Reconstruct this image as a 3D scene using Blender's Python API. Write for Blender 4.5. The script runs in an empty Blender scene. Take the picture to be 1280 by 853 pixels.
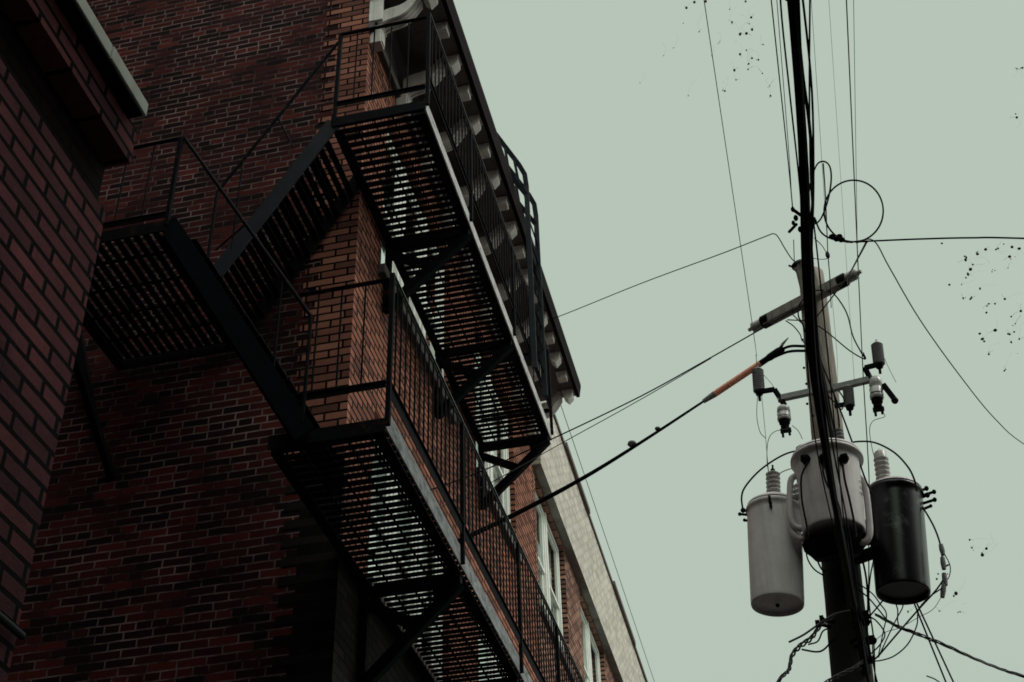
import bpy, bmesh, math, random
from mathutils import Vector, Matrix
R_ = math.radians
scene = bpy.context.scene
col = scene.collection
rng = random.Random(7)

# ------------------------------------------------------------------ camera
FPX = 1732.3                       # focal length in pixels of the 1280 px wide frame
YAW, PITCH, ROLL = R_(-11.983), R_(38.007), R_(-1.9166)
CAM = Vector((0, 0, 1.6))
fwd = Vector((math.sin(YAW)*math.cos(PITCH), math.cos(YAW)*math.cos(PITCH), math.sin(PITCH)))
rt = Vector((math.cos(YAW), -math.sin(YAW), 0)); up = rt.cross(fwd)
rt, up = rt*math.cos(ROLL) + up*math.sin(ROLL), -rt*math.sin(ROLL) + up*math.cos(ROLL)
cam = bpy.data.objects.new('camera', bpy.data.cameras.new('camera')); col.objects.link(cam)
cam.matrix_world = Matrix(((rt.x, up.x, -fwd.x, CAM.x), (rt.y, up.y, -fwd.y, CAM.y), (rt.z, up.z, -fwd.z, CAM.z), (0, 0, 0, 1)))
cam.data.sensor_width = 36; cam.data.lens = FPX/1280*36
cam.data.clip_start = 0.05; cam.data.clip_end = 3000
scene.camera = cam

def ray(x, y): return rt*((x-640)/FPX) - up*((y-426.5)/FPX) + fwd
def on(x, y, ax, v):               # where the sight line meets a world plane
    d = ray(x, y); return CAM + d*((v-CAM[ax])/d[ax])
def S(x, y, Y=9.8): return on(x, y, 1, Y)
def onplane(x, y, p, n):
    d = ray(x, y); return CAM + d*((p-CAM).dot(n)/d.dot(n))

# ------------------------------------------------------------------ mesh building
class MB:
    def __init__(s): s.v = []; s.f = []; s.sm = []
    def add(s, vs, fs, smooth=False):
        o = len(s.v); s.v += [tuple(v) for v in vs]
        for f in fs: s.f.append([i+o for i in f]); s.sm.append(smooth)
    def box(s, x0, x1, y0, y1, z0, z1):
        vs = [(x, y, z) for x in (x0, x1) for y in (y0, y1) for z in (z0, z1)]
        s.add(vs, [(0,1,3,2), (4,6,7,5), (0,4,5,1), (2,3,7,6), (0,2,6,4), (1,5,7,3)]); return s
    def bar(s, p, q, w, h, hint=(0, 0, 1)):      # rectangular bar, h along the hint
        p, q = Vector(p), Vector(q); d = (q-p).normalized(); u = Vector(hint)
        if abs(d.dot(u)) > .98: u = Vector((0, 1, 0))
        a = d.cross(u).normalized(); b = a.cross(d).normalized()
        vs = [c + a*(w/2*i) + b*(h/2*j) for c in (p, q) for i, j in ((-1,-1), (1,-1), (1,1), (-1,1))]
        s.add(vs, [(3,2,1,0), (4,5,6,7), (0,1,5,4), (1,2,6,5), (2,3,7,6), (3,0,4,7)]); return s
    def tube(s, pts, r, n=6, caps=True):
        pts = [Vector(p) for p in pts]; N = len(pts)
        rs = r if isinstance(r, (list, tuple)) else [r]*N
        t0 = (pts[1]-pts[0]).normalized()
        a = t0.orthogonal().normalized(); rings = []
        for i in range(N):
            t = (pts[min(i+1, N-1)] - pts[max(i-1, 0)])
            t = t.normalized() if t.length > 1e-9 else t0
            a = (a - t*a.dot(t)).normalized(); b = t.cross(a)
            rings.append([pts[i] + (a*math.cos(k*2*math.pi/n) + b*math.sin(k*2*math.pi/n))*rs[i] for k in range(n)])
        vs = [v for ring in rings for v in ring]; fs = []
        for i in range(N-1):
            for k in range(n):
                fs.append((i*n+k, i*n+(k+1) % n, (i+1)*n+(k+1) % n, (i+1)*n+k))
        s.add(vs, fs, True)
        if caps:
            s.add(rings[0], [tuple(range(n))[::-1]]); s.add(rings[-1], [tuple(range(n))])
        return s
    def lathe(s, p, q, prof, n=24):               # profile of (t along p->q in metres, radius)
        p, q = Vector(p), Vector(q); d = (q-p).normalized(); a = d.orthogonal().normalized(); b = d.cross(a)
        vs = []; fs = []
        for t, r in prof:
            for k in range(n): vs.append(p + d*t + (a*math.cos(k*2*math.pi/n) + b*math.sin(k*2*math.pi/n))*r)
        for i in range(len(prof)-1):
            for k in range(n): fs.append((i*n+k, i*n+(k+1) % n, (i+1)*n+(k+1) % n, (i+1)*n+k))
        s.add(vs, fs, True)
        s.add(vs[:n], [tuple(range(n))[::-1]]); s.add(vs[-n:], [tuple(range(n))])
        return s
    def prism(s, pts, off):                       # polygon extruded by a vector
        pts = [Vector(p) for p in pts]; off = Vector(off); n = len(pts)
        s.add(pts + [p+off for p in pts], [tuple(range(n))[::-1], tuple(range(n, 2*n))] + [(k, (k+1) % n, n+(k+1) % n, n+k) for k in range(n)])
        return s
    def ball(s, c, r, n=8, sx=1, sz=1):
        prof = [(r*sz*(1-math.cos(math.pi*i/6)), max(1e-4, r*sx*math.sin(math.pi*i/6))) for i in range(7)]
        return s.lathe(Vector(c)-Vector((0, 0, r*sz)), Vector(c)+Vector((0, 0, r*sz)), prof, n)
    def build(s, name, mat, parent=None, bevel=0, normals=True):
        me = bpy.data.meshes.new(name); me.from_pydata(s.v, [], s.f)
        me.polygons.foreach_set('use_smooth', s.sm)
        if normals:
            bm = bmesh.new(); bm.from_mesh(me); bmesh.ops.recalc_face_normals(bm, faces=bm.faces); bm.to_mesh(me); bm.free()
        me.materials.append(mat); me.update()
        o = bpy.data.objects.new(name, me); col.objects.link(o)
        if parent is not None:
            o.parent = parent; o.matrix_parent_inverse = parent.matrix_world.inverted()
        if bevel:
            m = o.modifiers.new('bevel', 'BEVEL'); m.width = bevel; m.segments = 2; m.limit_method = 'ANGLE'
        return o
def tag(o, label=None, cat=None, group=None, kind=None):
    if label: o['label'] = label
    if cat: o['category'] = cat
    if group: o['group'] = group
    if kind: o['kind'] = kind
    return o
def thing(name, label, cat, loc=(0, 0, 0), group=None):
    o = bpy.data.objects.new(name, None); col.objects.link(o); o.location = loc; o.empty_display_size = .2
    o.matrix_world = Matrix.Translation(loc)
    return tag(o, label, cat, group)
def smooth_path(pts, k=6):                        # Catmull-Rom through the points
    pts = [Vector(p) for p in pts]
    if len(pts) < 3: return [pts[0].lerp(pts[-1], i/k) for i in range(k+1)]
    P = [pts[0]*2-pts[1]] + pts + [pts[-1]*2-pts[-2]]; out = []
    for i in range(1, len(P)-2):
        a, b, c, d = P[i-1:i+3]
        for j in range(k):
            t = j/k
            out.append(.5*((2*b) + (c-a)*t + (2*a-5*b+4*c-d)*t*t + (3*b-a-3*c+d)*t*t*t))
    out.append(pts[-1]); return out

# ------------------------------------------------------------------ materials
def newmat(name):
    m = bpy.data.materials.new(name); m.use_nodes = True
    nt = m.node_tree; b = nt.nodes['Principled BSDF']; return m, nt, b
def N(nt, t, **kw):
    n = nt.nodes.new(t)
    for k, v in kw.items():
        if k.startswith('_'): setattr(n, k[1:], v)
        else: n.inputs[k.replace('__', ' ')].default_value = v
    return n
def ramp(nt, src, stops):
    r = nt.nodes.new('ShaderNodeValToRGB'); e = r.color_ramp.elements
    while len(e) < len(stops): e.new(.5)
    for el, (p, c) in zip(e, stops): el.position = p; el.color = (*c, 1) if len(c) == 3 else c
    nt.links.new(src, r.inputs[0]); return r.outputs[0]
def mix(nt, fac, a, b, mode='MIX'):
    m = nt.nodes.new('ShaderNodeMix'); m.data_type = 'RGBA'; m.blend_type = mode
    for s, v in ((m.inputs[0], fac), (m.inputs[6], a), (m.inputs[7], b)):
        if hasattr(v, 'is_output'): nt.links.new(v, s)
        elif isinstance(v, (int, float)): s.default_value = v
        else: s.default_value = (*v, 1)
    return m.outputs[2]
def math_(nt, op, a, b=0.0):
    m = nt.nodes.new('ShaderNodeMath'); m.operation = op
    for s, v in zip(m.inputs, (a, b)):
        if hasattr(v, 'is_output'): nt.links.new(v, s)
        else: s.default_value = v
    return m.outputs[0]
def noise(nt, vec, scale, detail=4, rough=.55):
    n = N(nt, 'ShaderNodeTexNoise', Scale=scale, Detail=detail, Roughness=rough)
    if vec is not None: nt.links.new(vec, n.inputs['Vector'])
    return n.outputs['Fac']
def pos(nt): return nt.nodes.new('ShaderNodeNewGeometry').outputs['Position']

def brick_mat(name, axis, course, length, stops, mortar, msize, stain=(.55, .25), bumpd=.006, wob=.006, stain_scale=.7, patch=None, grain=.55, squash=1.0):
    m, nt, b = newmat(name); p = pos(nt)
    sep = nt.nodes.new('ShaderNodeSeparateXYZ'); nt.links.new(p, sep.inputs[0])
    nz = N(nt, 'ShaderNodeTexNoise', Scale=5.0, Detail=3.0); nt.links.new(p, nz.inputs['Vector'])
    sc = nt.nodes.new('ShaderNodeSeparateXYZ'); nt.links.new(nz.outputs['Color'], sc.inputs[0])
    u = math_(nt, 'ADD', sep.outputs['Y' if axis == 'x' else 'X'], math_(nt, 'MULTIPLY', math_(nt, 'SUBTRACT', sc.outputs[0], .5), wob*2))
    w = math_(nt, 'ADD', sep.outputs['Z'], math_(nt, 'MULTIPLY', math_(nt, 'SUBTRACT', sc.outputs[1], .5), wob*1.5))
    cmb = nt.nodes.new('ShaderNodeCombineXYZ'); nt.links.new(u, cmb.inputs[0]); nt.links.new(w, cmb.inputs[1])
    bt = N(nt, 'ShaderNodeTexBrick', Scale=1.0); bt.offset = .5; bt.squash = squash; bt.squash_frequency = 6
    for k, v in (('Color1', (0, 0, 0, 1)), ('Color2', (1, 1, 1, 1)), ('Mortar', (.5, .5, .5, 1)), ('Mortar Size', msize), ('Mortar Smooth', .25), ('Bias', 0.0), ('Brick Width', length), ('Row Height', course)):
        bt.inputs[k].default_value = v
    nt.links.new(cmb.outputs[0], bt.inputs['Vector'])
    f1 = noise(nt, p, 14, 5, .65)
    fine = noise(nt, p, 60, 4, .6)
    br = ramp(nt, math_(nt, 'ADD', math_(nt, 'MULTIPLY', bt.outputs['Color'], .8), math_(nt, 'MULTIPLY', f1, .2)), stops)
    br = mix(nt, grain, br, ramp(nt, fine, [(.25, (.45, .45, .45)), (.75, (1.35, 1.3, 1.3))]), 'MULTIPLY')
    # the mortar weathers unevenly: parts of it are as dark as the brick
    mw = ramp(nt, noise(nt, p, 3.3, 5, .7), [(.40, tuple(c*.12 for c in mortar)), (.70, mortar)])
    cc = mix(nt, bt.outputs['Fac'], br, mw)
    st = ramp(nt, noise(nt, p, stain_scale, 6, .6), [(.35, (1, 1, 1)), (.7, (stain[1],)*3)])
    cc = mix(nt, stain[0], cc, st, 'MULTIPLY')
    if patch: cc = mix(nt, math_(nt, 'MULTIPLY', noise(nt, p, patch[1], 5, .7), patch[2]), cc, patch[0])
    nt.links.new(cc, b.inputs['Base Color']); b.inputs['Roughness'].default_value = .92
    b.inputs['Specular IOR Level'].default_value = .12
    h = math_(nt, 'ADD', math_(nt, 'SUBTRACT', 1.0, bt.outputs['Fac']), math_(nt, 'MULTIPLY', fine, .35))
    bp = N(nt, 'ShaderNodeBump', Strength=.8, Distance=bumpd); nt.links.new(h, bp.inputs['Height'])
    nt.links.new(bp.outputs[0], b.inputs['Normal']); return m

def paint(name, c, rough=.5, var=.35, scale=6, metal=0, rust_glint=None, streak=None, bump=0, spec=.5):
    m, nt, b = newmat(name); p = pos(nt)
    n1 = noise(nt, p, scale, 6, .65)
    cc = ramp(nt, n1, [(.3, tuple(x*(1-var) for x in c)), (.7, tuple(min(1, x*(1+var)) for x in c))])
    if rust_glint: cc = mix(nt, ramp(nt, noise(nt, p, rust_glint[1], 7, .7), [(rust_glint[2], (0, 0, 0)), (rust_glint[2]+.1, (1, 1, 1))]), cc, rust_glint[0])
    if streak:
        mp = N(nt, 'ShaderNodeMapping'); mp.inputs['Scale'].default_value = (14, 14, .8); nt.links.new(p, mp.inputs[0])
        cc = mix(nt, ramp(nt, noise(nt, mp.outputs[0], 1.5, 5, .6), [(.48, (0, 0, 0)), (.75, (streak[1],)*3)]), cc, streak[0])
    nt.links.new(cc, b.inputs['Base Color']); b.inputs['Roughness'].default_value = rough; b.inputs['Metallic'].default_value = metal
    b.inputs['Specular IOR Level'].default_value = spec
    if bump:
        bp = N(nt, 'ShaderNodeBump', Strength=.6, Distance=bump); nt.links.new(noise(nt, p, scale*5, 5, .6), bp.inputs['Height']); nt.links.new(bp.outputs[0], b.inputs['Normal'])
    return m

M = {}
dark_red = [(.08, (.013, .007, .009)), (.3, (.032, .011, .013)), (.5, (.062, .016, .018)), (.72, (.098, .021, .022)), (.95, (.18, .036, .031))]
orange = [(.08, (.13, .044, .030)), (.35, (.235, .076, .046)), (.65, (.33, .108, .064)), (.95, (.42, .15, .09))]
plum = [(.1, (.16, .062, .080)), (.4, (.25, .085, .106)), (.7, (.31, .10, .12)), (.95, (.40, .128, .138))]
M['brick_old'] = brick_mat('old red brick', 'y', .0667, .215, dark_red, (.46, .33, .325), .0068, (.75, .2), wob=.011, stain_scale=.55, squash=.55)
M["brick_quoin"] = brick_mat("orange face brick", "y", .0745, .225, [(p_, (c_[0]*1.15, c_[1]*1.4, c_[2]*1.75)) for p_, c_ in orange], (.012, .008, .008), .010, (.5, .4), grain=.3)
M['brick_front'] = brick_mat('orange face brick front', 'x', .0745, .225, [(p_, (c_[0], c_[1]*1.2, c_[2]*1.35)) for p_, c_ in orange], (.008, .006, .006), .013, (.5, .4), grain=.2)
M['brick_brown'] = brick_mat('brown face brick', 'x', .0745, .225, [(p_, (c_[0]*1.1, c_[1]*1.75, c_[2]*2.2)) for p_, c_ in orange], (.012, .009, .009), .014, (.4, .4), grain=.2)
M['brick_plum'] = brick_mat('plum brick', 'x', .0667, .225, plum, (.004, .004, .006), .0105, (.75, .15), wob=.004, stain_scale=1.4, bumpd=.012, grain=.35)
M['brick_plum_end'] = brick_mat('plum brick end', 'y', .0667, .225, plum, (.008, .008, .010), .0095, (.75, .15), wob=.004, stain_scale=1.4)
M['brick_overhang_shade'] = brick_mat('overhang shade brick', 'x', .0667, .225, [(.1, (.012, .006, .007)), (.9, (.030, .012, .014))], (.004, .004, .005), .0095, (.8, .15))  # shade under the overhang, put into the brick colour
M['brick_pale'] = brick_mat('pale painted brick', 'x', .0745, .225, [(.1, (.34, .29, .25)), (.5, (.56, .50, .44)), (.9, (.70, .65, .59))], (.24, .18, .15), .010, (.35, .5), patch=((.70, .69, .64), 2.6, .6), grain=.5)
M['brick_base_shade'] = brick_mat('shade-darkened brick', 'x', .0745, .225, [(.1, (.012, .011, .012)), (.9, (.026, .022, .022))], (.010, .009, .010), .009, (.4, .4))  # near-black tone stands for the shade below the lower balcony
M['brick_other'] = brick_mat('dark brick', 'y', .0667, .215, dark_red, (.1, .08, .07), .008)
M['steel'] = paint('black painted steel', (.0055, .006, .009), .75, .4, 9, rust_glint=((.034, .017, .012), 9, .57), bump=.001, spec=.05)
M['steel_bare'] = paint('worn steel rail', (.04, .042, .048), .45, .4, 9, spec=.4)
M['blue_steel'] = paint('slate painted steel', (.013, .017, .024), .6, .3, 8, spec=.15)
M['dark_steel'] = paint('blue black painted steel', (.004, .005, .008), .7, .3, 8, spec=.04)
def peel(name, lo, hi, thr):
    m, nt, b = newmat(name); p = pos(nt)
    mp = N(nt, 'ShaderNodeMapping'); mp.inputs['Scale'].default_value = (9, 5, 9); nt.links.new(p, mp.inputs[0])
    cc = ramp(nt, noise(nt, mp.outputs[0], 1.6, 8, .7), [(thr-.09, (.016, .017, .022)), (thr, lo), (thr+.2, hi)])
    nt.links.new(cc, b.inputs['Base Color']); b.inputs['Roughness'].default_value = .7; return m
M['beam_pale'] = peel('peeling grey paint', (.30, .30, .31), (.52, .52, .51), .40)
M['beam_grey'] = peel('weathered grey paint', (.13, .14, .15), (.30, .31, .32), .42)
M['white'] = paint('dirty white paint', (.72, .71, .69), .6, .15, 5, streak=((.3, .28, .28), .5))
M['cornice'] = paint('grey weathered sheet metal', (.085, .066, .064), .6, .3, 4, streak=((.035, .025, .025), .8))
M['cornice_rim'] = paint('dark brown sheet metal rim', (.010, .007, .008), .8, .3, 4, spec=.05)
M['cornice_light'] = paint('pale sheet metal', (.62, .58, .56), .55, .2, 5, streak=((.2, .17, .17), .5))
M['frame'] = paint('white window paint', (.74, .75, .72), .5, .08, 6)
M['brown_cap'] = paint('brown metal cap', (.07, .032, .026), .5, .25, 5)
M['coping'] = paint('pale metal flashing', (.62, .62, .55), .5, .12, 5, streak=((.3, .3, .27), .5))
M['stone'] = paint('grey stone', (.10, .09, .085), .85, .3, 5, bump=.003)
M['roof'] = paint('tar roof', (.03, .03, .03), .9)
M['tank_grey'] = paint('grey transformer paint', (.80, .765, .76), .42, .12, 5, rust_glint=((.30, .21, .17), 6, .70), bump=.0015, streak=((.5, .46, .46), .45))
M['tank_grey_dark'] = paint('weathered grey transformer paint', (.58, .545, .55), .45, .15, 5, rust_glint=((.22, .15, .12), 6, .66), bump=.0015, streak=((.3, .28, .28), .5))
M['tank_black'] = paint('black transformer paint', (.006, .006, .010), .3, .3, 3, rust_glint=((.10, .10, .11), 2.6, .585), spec=.35)  # pale blotches stand in for reflections on the black gloss
M['porcelain'] = paint('grey porcelain', (.5, .49, .47), .3, .1, 9)
M['insulator'] = paint('weathered insulator', (.33, .325, .31), .5, .15, 9)
M['polymer'] = paint('dark grey polymer', (.17, .165, .175), .6, .15, 9)
M['white_porcelain'] = paint('white porcelain', (.56, .57, .55), .25, .1, 9)
M['galvanised'] = paint('galvanised steel', (.22, .22, .22), .5, .25, 20, metal=.2)
M['rubber'] = paint('black cable jacket', (.005, .005, .008), .65, .2, 10, spec=.06)
M['wire_grey'] = paint('weathered aluminium wire', (.10, .10, .105), .55, .25, 10)
M['wire_pale'] = paint('pale bare wire', (.26, .28, .27), .5, .2, 10)
M['orange'] = paint('faded orange sleeve', (1.0, .35, .23), .5, .15, 8)
M['twig'] = paint('dry twig', (.20, .17, .155), .9)
M['bud'] = paint('dry brown leaf', (.030, .018, .017), .9)
def wood():
    m, nt, b = newmat('weathered pole wood'); p = pos(nt)
    mp = N(nt, 'ShaderNodeMapping'); mp.inputs['Scale'].default_value = (26, 26, 1.1); nt.links.new(p, mp.inputs[0])
    g = noise(nt, mp.outputs[0], 1.7, 8, .7)
    cc = ramp(nt, g, [(.3, (.06, .05, .043)), (.45, (.22, .195, .165)), (.6, (.36, .325, .28)), (.8, (.46, .43, .38))])
    # the lower part of the pole turns near black, with an uneven edge
    sep = nt.nodes.new('ShaderNodeSeparateXYZ'); nt.links.new(p, sep.inputs[0])
    k = math_(nt, 'ADD', sep.outputs[2], math_(nt, 'MULTIPLY', math_(nt, 'SUBTRACT', g, .5), 1.5))
    cc = mix(nt, ramp(nt, math_(nt, 'DIVIDE', k, 10.0), [(.70, (1, 1, 1)), (.80, (0, 0, 0))]), cc, mix(nt, g, (.008, .008, .009), (.022, .02, .02)))
    nt.links.new(cc, b.inputs['Base Color']); b.inputs['Roughness'].default_value = .9
    bp = N(nt, 'ShaderNodeBump', Strength=.9, Distance=.008); nt.links.new(g, bp.inputs['Height']); nt.links.new(bp.outputs[0], b.inputs['Normal']); return m
M['wood'] = wood()
M['arm_wood'] = paint('grey weathered timber', (.27, .255, .235), .9, .35, 12, streak=((.06, .055, .05), .7), bump=.003)
M['curtain'] = paint('pale curtain', (.80, .82, .80), .9, .06, 4)
M['dark_room'] = paint('dark interior', (.02, .02, .022), .9)
def glass():
    m = bpy.data.materials.new('window glass'); m.use_nodes = True; nt = m.node_tree
    out = nt.nodes['Material Output']; nt.nodes.remove(nt.nodes['Principled BSDF'])
    t = N(nt, 'ShaderNodeBsdfTransparent'); t.inputs[0].default_value = (.93, .96, .95, 1)
    g = N(nt, 'ShaderNodeBsdfGlossy', Roughness=.03); g.inputs[0].default_value = (.9, .95, .92, 1)
    fr = N(nt, 'ShaderNodeFresnel', IOR=1.55); mx = N(nt, 'ShaderNodeMixShader')
    bp = N(nt, 'ShaderNodeBump', Strength=.15, Distance=.02); nt.links.new(noise(nt, pos(nt), 1.8, 2), bp.inputs['Height'])
    nt.links.new(bp.outputs[0], g.inputs['Normal'])
    nt.links.new(fr.outputs[0], mx.inputs[0]); nt.links.new(t.outputs[0], mx.inputs[1]); nt.links.new(g.outputs[0], mx.inputs[2])
    nt.links.new(mx.outputs[0], out.inputs[0]); return m
M['glass'] = glass()
def asphalt():
    m, nt, b = newmat('asphalt'); p = pos(nt)
    nt.links.new(ramp(nt, noise(nt, p, 3, 8, .7), [(.3, (.035, .035, .037)), (.7, (.065, .063, .06))]), b.inputs['Base Color']); b.inputs['Roughness'].default_value = .95
    return m
M['asphalt'] = asphalt()

# ------------------------------------------------------------------ ground
tag(MB().box(-400, 400, -400, 400, -.2, 0).build('alley_ground', M['asphalt']), kind='structure')

# ------------------------------------------------------------------ walls with openings
def wall_open(axis, plane, u0, u1, z0, z1, holes, depth, inward):
    """front face on a plane with rectangular openings and their reveals; axis 'x' faces +X (u = Y)"""
    mb = MB()
    P = (lambda u, z, d=0: (plane + inward*d, u, z)) if axis == 'x' else (lambda u, z, d=0: (u, plane + inward*d, z))
    us = sorted({u0, u1, *[h[0] for h in holes], *[h[1] for h in holes]}); zs = sorted({z0, z1, *[h[2] for h in holes], *[h[3] for h in holes]})
    for a, b in zip(us, us[1:]):
        for c, d in zip(zs, zs[1:]):
            if any(h[0] <= a and b <= h[1] and h[2] <= c and d <= h[3] for h in holes): continue
            mb.add([P(a, c), P(b, c), P(b, d), P(a, d)], [(0, 1, 2, 3)])
    for a, b, c, d in holes:
        for (p, q) in (((a, c), (b, c)), ((b, c), (b, d)), ((b, d), (a, d)), ((a, d), (a, c))):
            mb.add([P(*p), P(*q), P(*q, depth), P(*p, depth)], [(0, 1, 2, 3)])
    return mb
def make_window(root, x, y0, y1, z0, z1, drop, blind=.0):
    """double-hung window light facing +X, outer frame face at x"""
    mb = MB(); fw = .055
    for a, b, c, d in ((y0, y0+fw, z0, z1), (y1-fw, y1, z0, z1), (y0+fw, y1-fw, z1-fw, z1), (y0+fw, y1-fw, z0, z0+fw*.8)):
        mb.box(x-.07, x, a, b, c, d)
    w = mb.build('window', M['frame'], root, bevel=.004)
    zm = (z0+z1)/2
    for k, (a, b, xx) in enumerate(((zm-.02, z1-fw, x-.02), (z0+fw*.8, zm+.03, x-.045))):
        sb = MB(); t = .045
        for p, q, c, d in ((y0+fw, y0+fw+t, a, b), (y1-fw-t, y1-fw, a, b), (y0+fw+t, y1-fw-t, b-t, b), (y0+fw+t, y1-fw-t, a, a+t)):
            sb.box(xx-.025, xx, p, q, c, d)
        sb.build('sash', M['frame'], w, bevel=.003)

        gm = MB(); gm.add([(xx-.012, y0+fw+t, a+t), (xx-.012, y1-fw-t, a+t), (xx-.012, y1-fw-t, b-t), (xx-.012, y0+fw+t, b-t)], [(0, 1, 2, 3)])
        gm.build('pane', M['glass'], w)
    cb = MB(); n = 36; zb = z0 + (z1-z0)*drop; vs = []
    for i in range(n+1):
        yy = y0+fw + (y1-y0-2*fw)*i/n; xx = x-.125 + .016*math.sin(i*1.1+y0*7) + .008*math.sin(i*2.7)
        vs += [(xx, yy, zb), (xx, yy, z1)]
    cb.add(vs, [(2*i, 2*i+2, 2*i+3, 2*i+1) for i in range(n)], True)
    cb.build('curtain', M['curtain'], w)
    return w

XB, YA = -2.97, 8.0
# ------------------------------------------------------------------ corner building: old side wall + face brick front
YB1 = 14.96
cb = thing('brick_building', 'dark red brick building with an orange brick front and bracketed cornice behind the fire escape', 'building', (-6, 11, 0))

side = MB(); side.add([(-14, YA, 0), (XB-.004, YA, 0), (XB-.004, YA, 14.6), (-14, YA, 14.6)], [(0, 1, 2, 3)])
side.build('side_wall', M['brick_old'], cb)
q = MB(); qb = MB(); k = 0; h = .0745; ZBASE = 96*.0745   # shade below the lower balcony is put into the brick colour
while k*h < 14.5:                                  # toothed junction of the new brick with the old
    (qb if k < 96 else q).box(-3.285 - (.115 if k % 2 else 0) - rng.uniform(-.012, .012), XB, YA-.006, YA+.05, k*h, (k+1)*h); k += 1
q.build('corner_quoin', M['brick_quoin'], cb); qb.build('shaded_quoin', M['brick_base_shade'], cb)
lights_top = [(8.66, 9.37, 9.55, 11.5), (9.45, 10.10, 9.55, 11.5), (10.20, 10.85, 9.55, 11.5), (12.0, 12.86, 9.55, 11.45), (12.96, 13.82, 9.55, 11.45)]
lights_mid = [(a, b, 6.53, 8.0) for a, b, _, _ in lights_top]
groups = [(8.62, 10.89), (11.96, 13.86)]
holes = [(a, b, 9.52, 11.53) for a, b in groups] + [(a, b, 6.5, 8.03) for a, b in groups]
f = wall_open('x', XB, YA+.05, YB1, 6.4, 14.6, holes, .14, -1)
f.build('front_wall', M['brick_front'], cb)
wall_open('x', XB, YA+.05, YB1, 0, 6.4, [], .14, -1).build('shaded_base', M['brick_base_shade'], cb)  # front wall below the balcony, coloured dark as if in shade
MB().box(-14, XB-.3, YA+.02, YB1-.03, 13.9, 14.1).build('roof', M['roof'], cb)
MB().box(-14, -13.9, YA+.02, YB1-.03, 0, 13.88).build('rear_wall', M['brick_other'], cb)
for a, b, c, d in lights_top + lights_mid:
    make_window(cb, XB-.07, a, b, c, d, .02 if rng.random() < .7 else .35)
for a, b in groups:                                # mullion posts fill the masonry opening between the lights
    for z0, z1 in ((9.52, 11.53), (6.5, 8.03)):
        mb = MB(); edges = sorted([y for w in lights_top for y in w[:2] if a < y < b])
        mb.box(XB-.12, XB-.06, a+.003, edges[0]-.002, z0+.003, z1-.003); mb.box(XB-.12, XB-.06, edges[-1]+.002, b-.003, z0+.003, z1-.003)
        for i in range(1, len(edges)-1, 2): mb.box(XB-.12, XB-.055, edges[i]+.002, edges[i+1]-.002, z0+.003, z1-.003)
        mb.build('mullion', M['frame'], cb)
        MB().box(XB-.1, XB+.06, a-.06, b+.06, z0-.10, z0-.001).build('sill', M['stone'], cb, bevel=.006)
bk = MB().box(XB-.95, XB-.9, YA+.1, YB1-.1, .5, 13.5); bk.build('room_partition', M['dark_room'], cb)

# cornice with scroll brackets and modillions
XC, ZC = -2.27, 12.42
cr = MB()
prof = [(XB+.002, 11.95), (XB+.05, 11.95), (XB+.06, 12.02), (XB+.03, 12.05), (XB+.035, 12.36), (XB+.10, 12.42), (XC-.12, ZC), (XC-.10, ZC-.02), (XC, ZC-.02),
        (XC+.012, ZC+.06), (XC-.02, ZC+.09), (XC+.03, ZC+.18), (XC+.03, ZC+.24), (XB+.3, ZC+.5), (XB+.002, ZC+.5)]
rim0 = 8
cr.prism([(x, YA-.03, z) for x, z in prof[:6] + [(XC-.045, ZC), (XC-.045, ZC+.2), (XB+.3, ZC+.5), (XB+.002, ZC+.5)]], (0, YB1-YA, 0))
cornice = cr.build('cornice', M['cornice'], cb)
rm = MB(); rm.prism([(XC-.043, YA-.035, ZC-.025), (XC, YA-.035, ZC-.025), (XC+.012, YA-.035, ZC+.06), (XC+.025, YA-.035, ZC+.13), (XC+.025, YA-.035, ZC+.18), (XC-.043, YA-.035, ZC+.19)], (0, YB1-YA+.01, 0))
rm.build('cornice_rim', M['cornice_rim'], cornice)
def scroll(y, th):
    mb = MB(); lo_, hi_ = [], []
    n = 18
    for i in range(n+1):
        t = i/n; x = XB+.07 + .40*t
        zl = 12.02 + .30*t**1.5 + .035*math.sin(t*2*math.pi + .4)
        lo_.append((x, min(zl, ZC-.03))); hi_.append((x, min(zl + .17 - .03*t, ZC-.004)))
    ribs = 7
    for r in range(ribs):                          # fluted soffit: ribs stand a little proud
        a = y + th*r/ribs; b = y + th*(r+1)/ribs; inset = .012 if r % 2 else 0
        pts = [(x, a, min(z+inset, ZC-.02)) for x, z in lo_] + [(x, a, z) for x, z in reversed(hi_)]
        mb.prism(pts, (0, b-a-.0005, 0))
    mb.build('scroll_bracket', M['cornice_light'], cornice)
    d = MB(); d.box(XB+.003, XB+.11, y-.0, y+th*.8, 11.80, 12.0); d.box(XB+.003, XB+.125, y-.015, y+th*.8+.015, 12.002, 12.02); d.box(XB+.112, XB+.122, y+.02, y+th*.8-.02, 11.82, 11.98)
    d.build('bracket_drop', M['cornice_light'], cornice, bevel=.006)
    e = MB(); e.box(XC-.19, XC-.07, y, y+th*.8, ZC-.10, ZC-.03); e.prism([(XC-.19, y, ZC-.102), (XC-.07, y, ZC-.102), (XC-.13, y, ZC-.17)], (0, th*.8, 0)); e.box(XC-.21, XC-.055, y-.012, y+th*.8+.012, ZC-.028, ZC-.003)
    e.build('bracket_nose', M['cornice_light'], cornice)
y = 8.02; k = 0
while y < YB1-.12:
    if k % 2 == 0: scroll(y, .15)
    else:
        mb = MB(); mb.box(XC-.19, XC-.07, y, y+.12, ZC-.10, ZC-.026); mb.box(XC-.205, XC-.058, y-.012, y+.132, ZC-.024, ZC-.003)
        mb.build('modillion', M['cornice_light'], cornice, bevel=.004)
    y += .421; k += 1
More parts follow.
